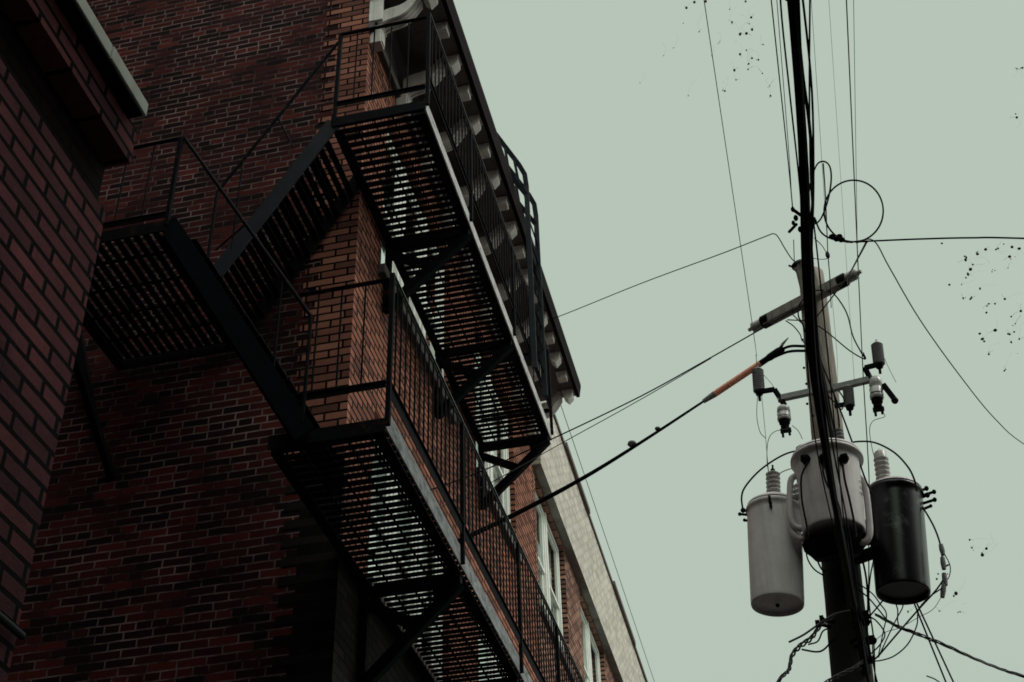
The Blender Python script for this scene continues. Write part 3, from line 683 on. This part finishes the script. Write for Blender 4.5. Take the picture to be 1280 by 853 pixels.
# lashed bundle of communication cables passing the pole
p = [on(988, -60, 2, ZS), on(990, 0, 2, ZS), on(999, 120, 2, ZS), on(1006, 240, 2, ZS), on(1010, 330, 2, ZS), on(1017, 450, 2, ZS-.02), on(1031, 560, 2, ZS-.05), on(1049, 660, 2, ZS-.08), on(1070, 770, 2, ZS-.1), on(1090, 870, 2, ZS-.12)]
p = [p[0]+(p[0]-p[1])*10] + p + [p[-1]+(p[-1]-p[-2]).normalized()*14]
bd = thing('cable_bundle', 'thick black bundle of lashed cables passing in front of the pole', 'cable bundle', tuple(p[2]))
MB().tube(smooth_path(p, 5), .019, 10).build('main_cable', M['rubber'], bd)
for i, (dx, dz, r) in enumerate(((.018, .006, .009), (-.016, .004, .008), (.004, -.016, .010), (.012, .018, .007), (.036, .0, .005), (-.03, .01, .004), (.05, -.02, .004))):
    q_ = [v + Vector((dx*(1+.5*math.sin(j*1.3+i)), 0, dz*(1+.5*math.cos(j*1.9+i)))) for j, v in enumerate(p)]
    MB().tube(smooth_path(q_, 5), r, 7).build('lashed_cable', M['rubber'], bd)
wire('drop_cable', [on(995, -60, 2, ZS+.1), on(997, 20, 2, ZS+.06), on(1003, 90, 2, ZS+.04), on(1011, 150, 2, ZS+.02), on(1015, 200, 2, ZS), on(1016, 250, 2, ZS), on(1012, 300, 2, ZS), on(1012, 360, 2, ZS)], .0075, 'black cable bowing out from the right side of the bundle', 'cable')
wire('drop_cable', [on(1003, 190, 2, ZS+.02), on(1009, 205, 2, ZS), on(1010, 250, 2, ZS), on(1006, 300, 2, ZS), on(1013, 380, 2, ZS)], .006, 'short black cable hugging the bundle beside the small loop', 'cable')
# slack loops and coil
YC_ = 5.0
wire('cable_loop', [S(x, y, YC_) for x, y in ((1010, 272), (1012, 235), (1020, 208), (1029, 202), (1037, 208), (1039, 225), (1035, 250), (1027, 272), (1019, 280), (1014, 276))], .0042, 'small upright loop of black cable beside the bundle', 'cable')
cx, cy = 1067, 264; pts = []
for i in range(26):
    a = math.radians(200 - i*16); rr = 37.5 + .6*math.sin(i*.8); pts.append(S(cx+rr*math.cos(a), cy-rr*1.03*math.sin(a), YC_+.004*i/26))
wire('cable_coil', [S(1018, 272, YC_), S(1026, 290, YC_), S(1040, 299, YC_), S(1062, 303, YC_)] + [S(cx+37*math.cos(math.radians(a)), cy-38.5*math.sin(math.radians(a)), YC_+.01) for a in range(-90, 271, 20)] + [S(1085, 302, YC_)], .0042, 'round coil of slack black cable hanging right of the bundle', 'cable')
cl = MB()
for x, y in ((1040, 296), (1046, 299), (1052, 300), (1049, 296)): cl.ball(S(x, y, YC_-.01), .011, 8, 1.5, .9)
tag(cl.build('cable_clamp', M['rubber']), 'black clamp gathering the bottom left of the round coil', 'clamp')
wire('service_cable', [S(1058, 303, YC_), S(1090, 301.5, YC_), S(1150, 299, YC_), S(1215, 297.5, YC_), S(1290, 298.5, YC_), S(1700, 312, YC_)], .0045, 'black service cable running level from the coil to the right', 'cable')
wire('service_wire', [S(1070, 304, YC_), S(1092, 301, YC_), S(1112, 335, 5.3), S(1150, 400, 5.8), S(1200, 470, 6.4), S(1245, 525, 7.0), S(1290, 562, 7.6), S(1420, 640, 9)], .003, 'grey wire sagging from the coil down to the right', 'wire', 'wire_grey')
wire('service_wire', [S(1083, 303, YC_), S(1074, 320, 6.2), S(1060, 345, 8.5), S(1040, 372, 9.5), S(1018, 400, 9.75), S(1010, 414, 9.8)], .006, 'dark wire dropping from the coil across the crossarm to the pole', 'wire')
tw = wire('tie_wire', [on(1029, 205, 2, ZS), S(1032, 250, 6), S(1035, 320, 8), S(1037, 345, 9.3), S(1039, 385, 9.6)], .0035, 'thin wire hanging from the small loop past the pole top', 'wire')
cl = MB().ball(S(1034.5, 319, 8), .02, 8, .8, 1.8); tag(cl.build('wire_clip', M['rubber']), 'tiny black clip on the wire just right of the pole top', 'clip')
wire('tie_wire', [S(1013, 322, 9.0), S(1022, 324, 8.6), S(1032, 324, 8.2), S(1034.5, 320, 8), S(1028, 308, 7), S(1018, 298, 6)], .003, 'thin curved wire between the bundle and the tiny clip', 'wire')
cl = MB(); c = S(993, 331, 9.6); cl.tube(smooth_path([c+Vector((-.05, 0, .0)), c+Vector((-.02, 0, -.015)), c+Vector((.02, 0, .01)), c+Vector((.05, 0, .02))]), [.01]*6+[.02]*6+[.01]*7); cl.tube([c, S(992, 300, 9.6)], .004)
tag(cl.build('line_hook', M['steel']), 'small black hook hanging over the tin pipe at the pole top', 'hook')
# wires that hug the upper pole
YP = 9.76
def pw(name, pxs, r, label, Y=YP, mat='rubber', cat='wire'): return wire(name, [S(x, y, Y) if len((x, y)) == 2 else None for x, y in pxs], r, label, cat, mat)
pw('jumper_wire', [(1010, 366), (1025, 363), (1040, 366), (1052, 380), (1060, 396), (1066, 420), (1075, 438), (1081, 448)], .006, 'long black jumper arching over the crossarm and down to the right')
pw('jumper_wire', [(1012, 402), (1028, 411), (1042, 422), (1060, 437), (1074, 446), (1082, 449), (1079, 441)], .0055, 'black jumper falling straight right below the crossarm')
pw('jumper_wire', [(1006, 372), (999, 382), (998, 395), (1003, 405), (1006, 415)], .007, 'short curved jumper on the left of the pole at the crossarm', YP-.02)
pw('jumper_wire', [(982, 401), (992, 408), (1000, 418), (1002, 424), (1006, 430)], .005, 'short jumper from the crossarm wire down to the pole hook')
pw('jumper_wire', [(984, 400), (995, 400.5), (1006, 401)], .0055, 'short level jumper just under the left half of the crossarm')
pole_wires = [([(1008, 300), (1013, 420), (1020, 500), (1030, 560), (1042, 640), (1052, 700), (1062, 760)], .011, 'black riser cable running down the left of the pole face'),
    ([(1011, 330), (1020, 420), (1030, 480), (1040, 545), (1050, 620), (1060, 690), (1075, 790), (1087, 860)], .012, 'black riser cable running down the middle of the pole face'),
    ([(1014, 390), (1024, 440), (1034, 490), (1044, 545), (1054, 600), (1064, 650), (1066, 680)], .008, 'black riser cable ending at the base of the middle transformer'),
    ([(1016, 410), (1026, 450), (1040, 486), (1055, 525), (1070, 566), (1082, 600), (1091, 618)], .007, 'taut black wire slanting from the pole to the black transformer'),
    ([(1022, 440), (1028, 470), (1036, 495), (1046, 505), (1052, 512), (1055, 500), (1048, 488)], .006, 'black wire curled round the equipment arm right of the pole'),
    ([(1010, 400), (1012, 440), (1018, 478), (1020, 490), (1024, 500), (1022, 490)], .009, 'thick black wire kinked on the pole above the equipment arm'),
    ([(1042, 490), (1048, 520), (1050, 545), (1055, 580), (1062, 610), (1072, 640), (1080, 665)], .007, 'black lead dropping from the equipment arm behind the small bushing')]
for pxs, r, lb in pole_wires: pw('riser_cable', pxs, r, lb, 9.40 if max(y for _, y in pxs) > 600 and pxs[0][0] < 1012 else 9.58 if 'slant' not in lb else 9.45, cat='cable')
# jumpers round the transformers
pw('jumper_wire', [(1009, 566), (995, 564), (975, 571), (950, 588), (932, 608), (927, 622), (929, 640)], .0075, 'black jumper arching over the grey transformer from the middle one', 9.55)
pw('jumper_wire', [(1055, 555), (1075, 552), (1095, 554), (1118, 566), (1135, 584), (1143, 600), (1146, 614)], .0075, 'black jumper arching over the black transformer from the middle one', 9.55)
pw('jumper_wire', [(1010, 578), (1002, 595), (1002, 620), (1005, 640), (1008, 655), (1010, 670)], .008, 'black lead curving down the left side of the middle transformer', 9.12)
pw('jumper_wire', [(1030, 579), (1029, 590), (1034, 606), (1044, 622), (1049, 634), (1052, 650)], .008, 'black lead curving down the front of the middle transformer', 9.12)
pw('jumper_wire', [(1053, 579), (1056, 600), (1062, 625), (1068, 655), (1070, 672)], .009, 'black lead falling down the right of the middle transformer front', 9.12)
pw('fuse_wire', [(981, 534), (985, 536), (968, 540), (960, 552), (959, 580), (964, 602)], .003, 'thin grey wire looping from the left cutout to the grey transformer', 9.7, 'wire_grey')
pw('fuse_wire', [(990, 532), (998, 539), (1003, 549)], .003, 'thin grey wire from the left cutout to the middle transformer', 9.7, 'wire_grey')
pw('fuse_wire', [(947, 494), (946, 520), (950, 540), (957, 548)], .003, 'thin grey wire hanging below the left surge arrester', 9.7, 'wire_grey')
pw('fuse_wire', [(952, 494), (956, 535), (961, 590), (965, 600)], .0025, 'pale straight wire from the left arrester to the grey transformer', 9.7, 'wire_pale')
pw('fuse_wire', [(954, 468), (966, 482), (974, 496)], .0025, 'pale wire from the left arrester top down to the arm', 9.7, 'wire_pale')
pw('fuse_wire', [(1101, 514), (1106, 521), (1092, 526), (1087, 537), (1090, 560), (1096, 582)], .003, 'thin grey wire looping from the right cutout to the black transformer', 9.75, 'wire_grey')
pw('fuse_wire', [(1102, 440), (1110, 458), (1120, 478)], .0025, 'pale wire trailing from the top right arrester', 9.7, 'wire_pale')
pw('fuse_wire', [(969, 597), (978, 590), (990, 586), (998, 588)], .004, 'short dark wire from the grey transformer bushing to the middle tank', 9.6, 'wire_grey')
# black transformer secondary leads
pw('secondary_lead', [(1153, 634), (1160, 645), (1168, 660), (1174, 676), (1177, 690), (1179, 708), (1186, 706)], .007, 'black lead with splices hanging right of the black transformer', 9.75, cat='cable')
sp = MB()
for a, b in (((1176, 681), (1179, 694)), ((1178, 697), (1180, 712)), ((1180, 717), (1182, 732)), ((1180, 730), (1178, 747))): sp.tube([S(*a, 9.75), S(*a, 9.75).lerp(S(*b, 9.75), .5), S(*b, 9.75)], [.017, .021, .016], 10)
tag(sp.build('cable_splice', M['polymer']), 'dark knobbly splices on the lead right of the black transformer', 'splice')
pw('secondary_lead', [(1179, 690), (1186, 703), (1188, 712), (1186, 722), (1181, 728)], .004, 'thin bowed wire around the dark splices', 9.75)
pw('secondary_lead', [(1181, 722), (1170, 738), (1150, 760), (1128, 785), (1110, 806), (1096, 822), (1088, 826)], .007, 'black lead running from the splices down to the pole side', 9.75, cat='cable')
pw('secondary_lead', [(1178, 735), (1160, 748), (1148, 763), (1146, 782), (1135, 805), (1118, 820), (1100, 826), (1088, 826)], .005, 'lowest black lead curving from the splices back to the pole', 9.72)
pw('secondary_lead', [(1177, 746), (1166, 762), (1148, 772), (1125, 785), (1108, 790), (1095, 800)], .0025, 'thin pale wire below the splices', 9.74, 'wire_grey')
# tangle beside the lower pole
tang = [([(1071, 678), (1078, 700), (1083, 725), (1085, 755), (1084, 790), (1088, 830)], .008, 'thick black wire hanging straight down between the pole and black transformer'),
    ([(1094, 680), (1092, 700), (1088, 720), (1086, 745), (1088, 770), (1092, 800), (1094, 853)], .006, 'wire hanging down just left of the black transformer'),
    ([(1086, 680), (1086, 720), (1085, 760), (1080, 775)], .005, 'short straight wire above the black bracket at the pole side'),
    ([(1070, 735), (1085, 747), (1098, 762), (1110, 776), (1125, 786), (1150, 792)], .0055, 'wire slanting from the pole under the black transformer, upper one'),
    ([(1071, 728), (1090, 742), (1100, 755), (1108, 768), (1104, 790), (1098, 820)], .005, 'wire bending down sharply under the black transformer'),
    ([(1106, 748), (1096, 760), (1086, 772), (1080, 780)], .006, 'short wire from the black tank bottom to the pole'),
    ([(1118, 751), (1122, 762), (1122, 775), (1124, 785)], .005, 'short wire hanging under the middle of the black tank'),
    ([(1129, 750), (1128, 760), (1120, 775), (1108, 800), (1098, 822)], .005, 'curved wire from the black tank bottom to the lower pole'),
    ([(1084, 770), (1095, 776), (1106, 792), (1100, 806), (1088, 818)], .0055, 'wire looping close beside the lower right pole edge'),
    ([(1090, 800), (1092, 830), (1096, 850), (1104, 880)], .0045, 'wire hanging off the pole at the bottom edge')]
for pxs, r, lb in tang: pw('loose_wire', pxs, r, lb, 9.72)
for x, y, s_ in ((1080, 770, .05), (1082, 777, .04), (1090, 800, .04), (1084, 801, .025), (1078, 795, .02), (1088, 825, .03), (1093, 683, .05), (1084, 676, .045), (1072, 690, .03), (1022, 780, .03), (1027, 774, .028)):
    c = S(x, y, 9.74); hw = MB(); hw.box(c.x-s_*.55, c.x+s_*.55, c.y-.03, c.y+.03, c.z-s_*.6, c.z+s_*.6); hw.ball(c+Vector((s_*.35, -.02, -s_*.35)), s_*.5, 8, 1, 1.3); hw.tube([c, c+Vector((-.09 if x > 1060 else .09, .1, .01))], .014)
    hw.build('spool_bracket', M['steel'], pole)
for x, y in ((1005, 460), (1008, 480), (1003, 425), (1016, 520), (1009, 505), (1042, 800), (1060, 735)): MB().ball(S(x, y, 9.86), .012, 7).build('pole_nail', M['steel'], pole)
pw('loose_wire', [(1007, 686), (1010, 700), (1018, 712), (1030, 720)], .006, 'curled wire under the left bracket of the middle transformer', 9.8)
pw('loose_wire', [(1015, 680), (1020, 696), (1026, 710), (1032, 716)], .007, 'short thick wire under the middle transformer at the left', 9.8)
# twisted service drops low on the pole
def twisted(pxs, Y, label, r=.007, amp=.014, Y2=None):
    n_ = len(pxs); base_ = smooth_path([S(x, y, Y + ((Y2-Y)*i/(n_-1) if Y2 else 0)) for i, (x, y) in enumerate(pxs)], 14)
    t = thing('twisted_cable', label, 'cable', tuple(base_[0]))
    for ph in (0, 2.1, 4.2):
        q_ = [v + Vector((math.cos(i*.3+ph)*amp*.6, math.sin(i*.21+ph)*amp*.5, math.sin(i*.3+ph)*amp)) for i, v in enumerate(base_)]
        MB().tube(q_, r, 6).build('strand', M['wire_grey'], t)
twisted([(1040, 772), (1026, 782), (1014, 798), (1000, 808), (990, 820), (986, 838), (976, 848), (955, 880)], 9.72, 'grey twisted service cable drooping left of the lower pole')
twisted([(1080, 826), (1066, 836), (1048, 845), (1034, 853), (1000, 875)], 9.55, 'grey twisted cable crossing the front of the pole at the bottom', r=.006, amp=.011)
twisted([(1094, 768), (1120, 782), (1145, 792), (1180, 806), (1215, 822), (1250, 836), (1285, 847), (1420, 885)], 9.72, 'grey twisted service cable leaving the pole towards the lower right', r=.0055, amp=.009)
pw('loose_wire', [(1067, 763), (1050, 766), (1036, 772), (1020, 783), (1004, 794), (986, 803)], .008, 'flat grey wire tail poking out left of the pole', 9.7, 'wire_grey')
pw('loose_wire', [(1041, 800), (1030, 812), (1020, 815), (1002, 812)], .007, 'dark wire bowing under the grey tail left of the pole', 9.72)
pw('loose_wire', [(1034, 786), (1028, 790), (1022, 802), (1010, 806)], .006, 'dark wire joining the left twisted cable to the pole bracket', 9.72)
pw('loose_wire', [(1158, 845), (1170, 850), (1185, 862)], .005, 'short grey wire end at the bottom right of the pole', 9.7, 'wire_grey')
for (a, b, lb) in (((1141, 750), (1186, 862), 'left one of two taut parallel wires below the black transformer'), ((1144, 750), (1196, 862), 'right one of two taut parallel wires below the black transformer')):
    A_ = S(*a, 10.2); B_ = on(*b, 1, 11.2); wire('guy_wire', [A_, A_.lerp(B_, .5), B_, B_+(B_-A_)*2], .0075, lb, 'guy wire')

# ------------------------------------------------------------------ bare trees whose thin twigs reach into the sky
def bare_tree(label, base, limb, clusters, cat='tree'):
    t = thing('bare_tree', label, cat, tuple(base))
    MB().tube(smooth_path([base] + limb, 6), [max(.03, .16-.14*i/(6*len(limb))) for i in range(6*len(limb)+1)], 10).build('trunk', M['twig'], t)
    tw, lf = MB(), MB(); tip = limb[-1]
    for src, cen, spots in clusters:
        for p_, s_ in spots:
            m_ = cen.lerp(p_, .5) + Vector((rng.uniform(-.1, .1), rng.uniform(-.1, .1), rng.uniform(.0, .15)))
            tw.tube(smooth_path([p_ + (m_-p_).normalized()*.14 + Vector((rng.uniform(-.05, .05), 0, rng.uniform(-.03, .05))), p_ + (m_-p_).normalized()*.07 + Vector((rng.uniform(-.02, .02), 0, .01)), p_], 3), .0003, 3, False)
            e_ = p_ + Vector((rng.uniform(-1, 1), rng.uniform(-1, 1), rng.uniform(-.4, 1)))*s_*3
            tw.tube(smooth_path([p_, p_.lerp(e_, .5)+Vector((0, 0, .006)), e_], 3), .0008, 4, False)
            for k_ in range(rng.choice((1, 2, 2, 3))):  # curled dry leaves and seed heads
                c = p_ + Vector((rng.uniform(-1, 1), rng.uniform(-1, 1), rng.uniform(-1, 1)))*s_*(1.2*k_ if rng.random() < .7 else 7*k_)
                q_ = s_*rng.uniform(.45, .95)*(1 if k_ == 0 else .6)
                lf.ball(c, q_*.92, 6, rng.uniform(.6, 1.2), rng.uniform(.6, 1.3))
    tw.build('crown', M['twig'], t); lf.build('dry_leaves', M['bud'], t)
YTr = 7.0
top = [(858, 10), (868, 3), (882, 2), (912, 12), (915, 28), (939, 22), (937, 30), (940, 37), (925, 43), (933, 42), (900, 52), (954, 56), (925, 68), (936, 80), (935, 87), (948, 75), (918, 88), (953, 92), (920, 100), (906, 114), (962, 108), (963, 120), (940, 73), (932, 2), (874, 40), (890, 70), (842, 60), (860, 120), (800, 104), (830, 70)]
szs = [.016, .02, .014, .012, .013, .016, .012, .014, .017, .015, .009, .009, .012, .013, .015, .013, .017, .012, .011, .009, .014, .009, .012, .012, .009, .008, .007, .008, .008, .007]
sp1 = [(S(x, y, YTr + rng.uniform(-.4, .4)), s_*.95) for (x, y), s_ in zip(top, szs)]
bare_tree('leafless tree reaching in over the top edge with a few curled dry leaves', Vector((-.6, -3.5, 0)), [Vector((-.5, -3.2, 5)), Vector((.2, -1, 9.5)), Vector((.1, 3, 11.5)), Vector((.2, 6.2, 12.2))],
          [(Vector((.2, 6.2, 12.2)), S(905, -60, YTr), sp1)])
right = [(1207, 325), (1221, 317), (1213, 337), (1216, 331), (1210, 343), (1232, 312), (1245, 312), (1265, 309), (1274, 311), (1262, 321), (1260, 335), (1222, 318), (1240, 340), (1202, 356), (1225, 361), (1204, 373), (1213, 374), (1256, 374), (1236, 380), (1233, 391), (1276, 389), (1264, 396), (1269, 405), (1262, 418), (1274, 424), (1264, 428), (1228, 424), (1236, 443), (1257, 462), (1244, 413), (1271, 86), (1278, 85), (1271, 147)]
sp2 = [(S(x, y, 9 + rng.uniform(-.5, .5)), rng.uniform(.012, .021)) for x, y in right]
low = [(1171, 724), (1195, 742), (1233, 686), (1215, 685), (1212, 675), (1228, 694), (1135, 765), (1175, 764), (1200, 765)]
sp3 = [(S(x, y, 9.6 + rng.uniform(-.3, .3)), rng.uniform(.011, .017)) for x, y in low]
bare_tree('leafless tree at the right edge with scattered dry leaves against the sky', Vector((6.5, 9, 0)), [Vector((6.4, 9, 3)), Vector((5.6, 9, 6)), Vector((4.2, 9, 8.3)), Vector((3.6, 9, 9.2))],
          [(Vector((4.0, 9, 8.6)), S(1300, 350, 9), sp2), (Vector((5.6, 9, 6)), S(1300, 700, 9.6), sp3)])

# ------------------------------------------------------------------ light: flat overcast
w = bpy.data.worlds.new('World'); scene.world = w; w.use_nodes = True
nt = w.node_tree; out = nt.nodes['World Output']; bg = nt.nodes['Background']
sky = nt.nodes.new('ShaderNodeTexSky'); sky.sky_type = 'NISHITA'; sky.sun_disc = False
SUN_EL, SUN_AZ = R_(48), R_(88)                   # behind the cloud, over the open right-hand side
sky.sun_elevation = SUN_EL; sky.sun_rotation = SUN_AZ; sky.air_density = 1.5; sky.dust_density = 4
nt.links.new(sky.outputs[0], bg.inputs[0]); bg.inputs[1].default_value = .05
bg2 = nt.nodes.new('ShaderNodeBackground'); bg2.inputs[1].default_value = 1.0
tc = nt.nodes.new('ShaderNodeTexCoord'); se = nt.nodes.new('ShaderNodeSeparateXYZ'); nt.links.new(tc.outputs['Generated'], se.inputs[0])
cl_ = ramp(nt, se.outputs[2], [(0.0, (.46, .55, .48)), (.5, (.49, .58, .495)), (.80, (.49, .58, .495)), (.88, (.9, .92, .88)), (1.0, (1.75, 1.7, 1.65))])
# unseen sky brightened towards the sun and behind, added to light the tanks
sx = ramp(nt, se.outputs[0], [(.34, (1, 1, 1)), (.8, (2.1, 2.0, 1.95))])
sy = ramp(nt, math_(nt, 'MULTIPLY', se.outputs[1], -1.0), [(.15, (1, 1, 1)), (.6, (2.3, 2.25, 2.2))])
nt.links.new(mix(nt, 1.0, mix(nt, 1.0, cl_, sx, 'MULTIPLY'), sy, 'MULTIPLY'), bg2.inputs[0])
mx = nt.nodes.new('ShaderNodeMixShader'); mx.inputs[0].default_value = .95
nt.links.new(bg.outputs[0], mx.inputs[1]); nt.links.new(bg2.outputs[0], mx.inputs[2]); nt.links.new(mx.outputs[0], out.inputs[0])
L = bpy.data.lights.new('sun', 'SUN'); L.energy = 1.4; L.angle = R_(25); L.color = (1, .94, .90)
lo = bpy.data.objects.new('sun', L); col.objects.link(lo)
dirv = Vector((math.sin(SUN_AZ)*math.cos(SUN_EL), math.cos(SUN_AZ)*math.cos(SUN_EL), math.sin(SUN_EL)))
lo.rotation_euler = (-dirv).to_track_quat('-Z', 'Y').to_euler()
vs = scene.view_settings; vs.view_transform = 'Standard'; vs.look = 'None'; vs.exposure = 0; vs.gamma = 1
scene.cycles.max_bounces = 6; scene.cycles.transparent_max_bounces = 8
scene.cycles.pixel_filter_type = 'BLACKMAN_HARRIS'; scene.cycles.filter_width = 1.7
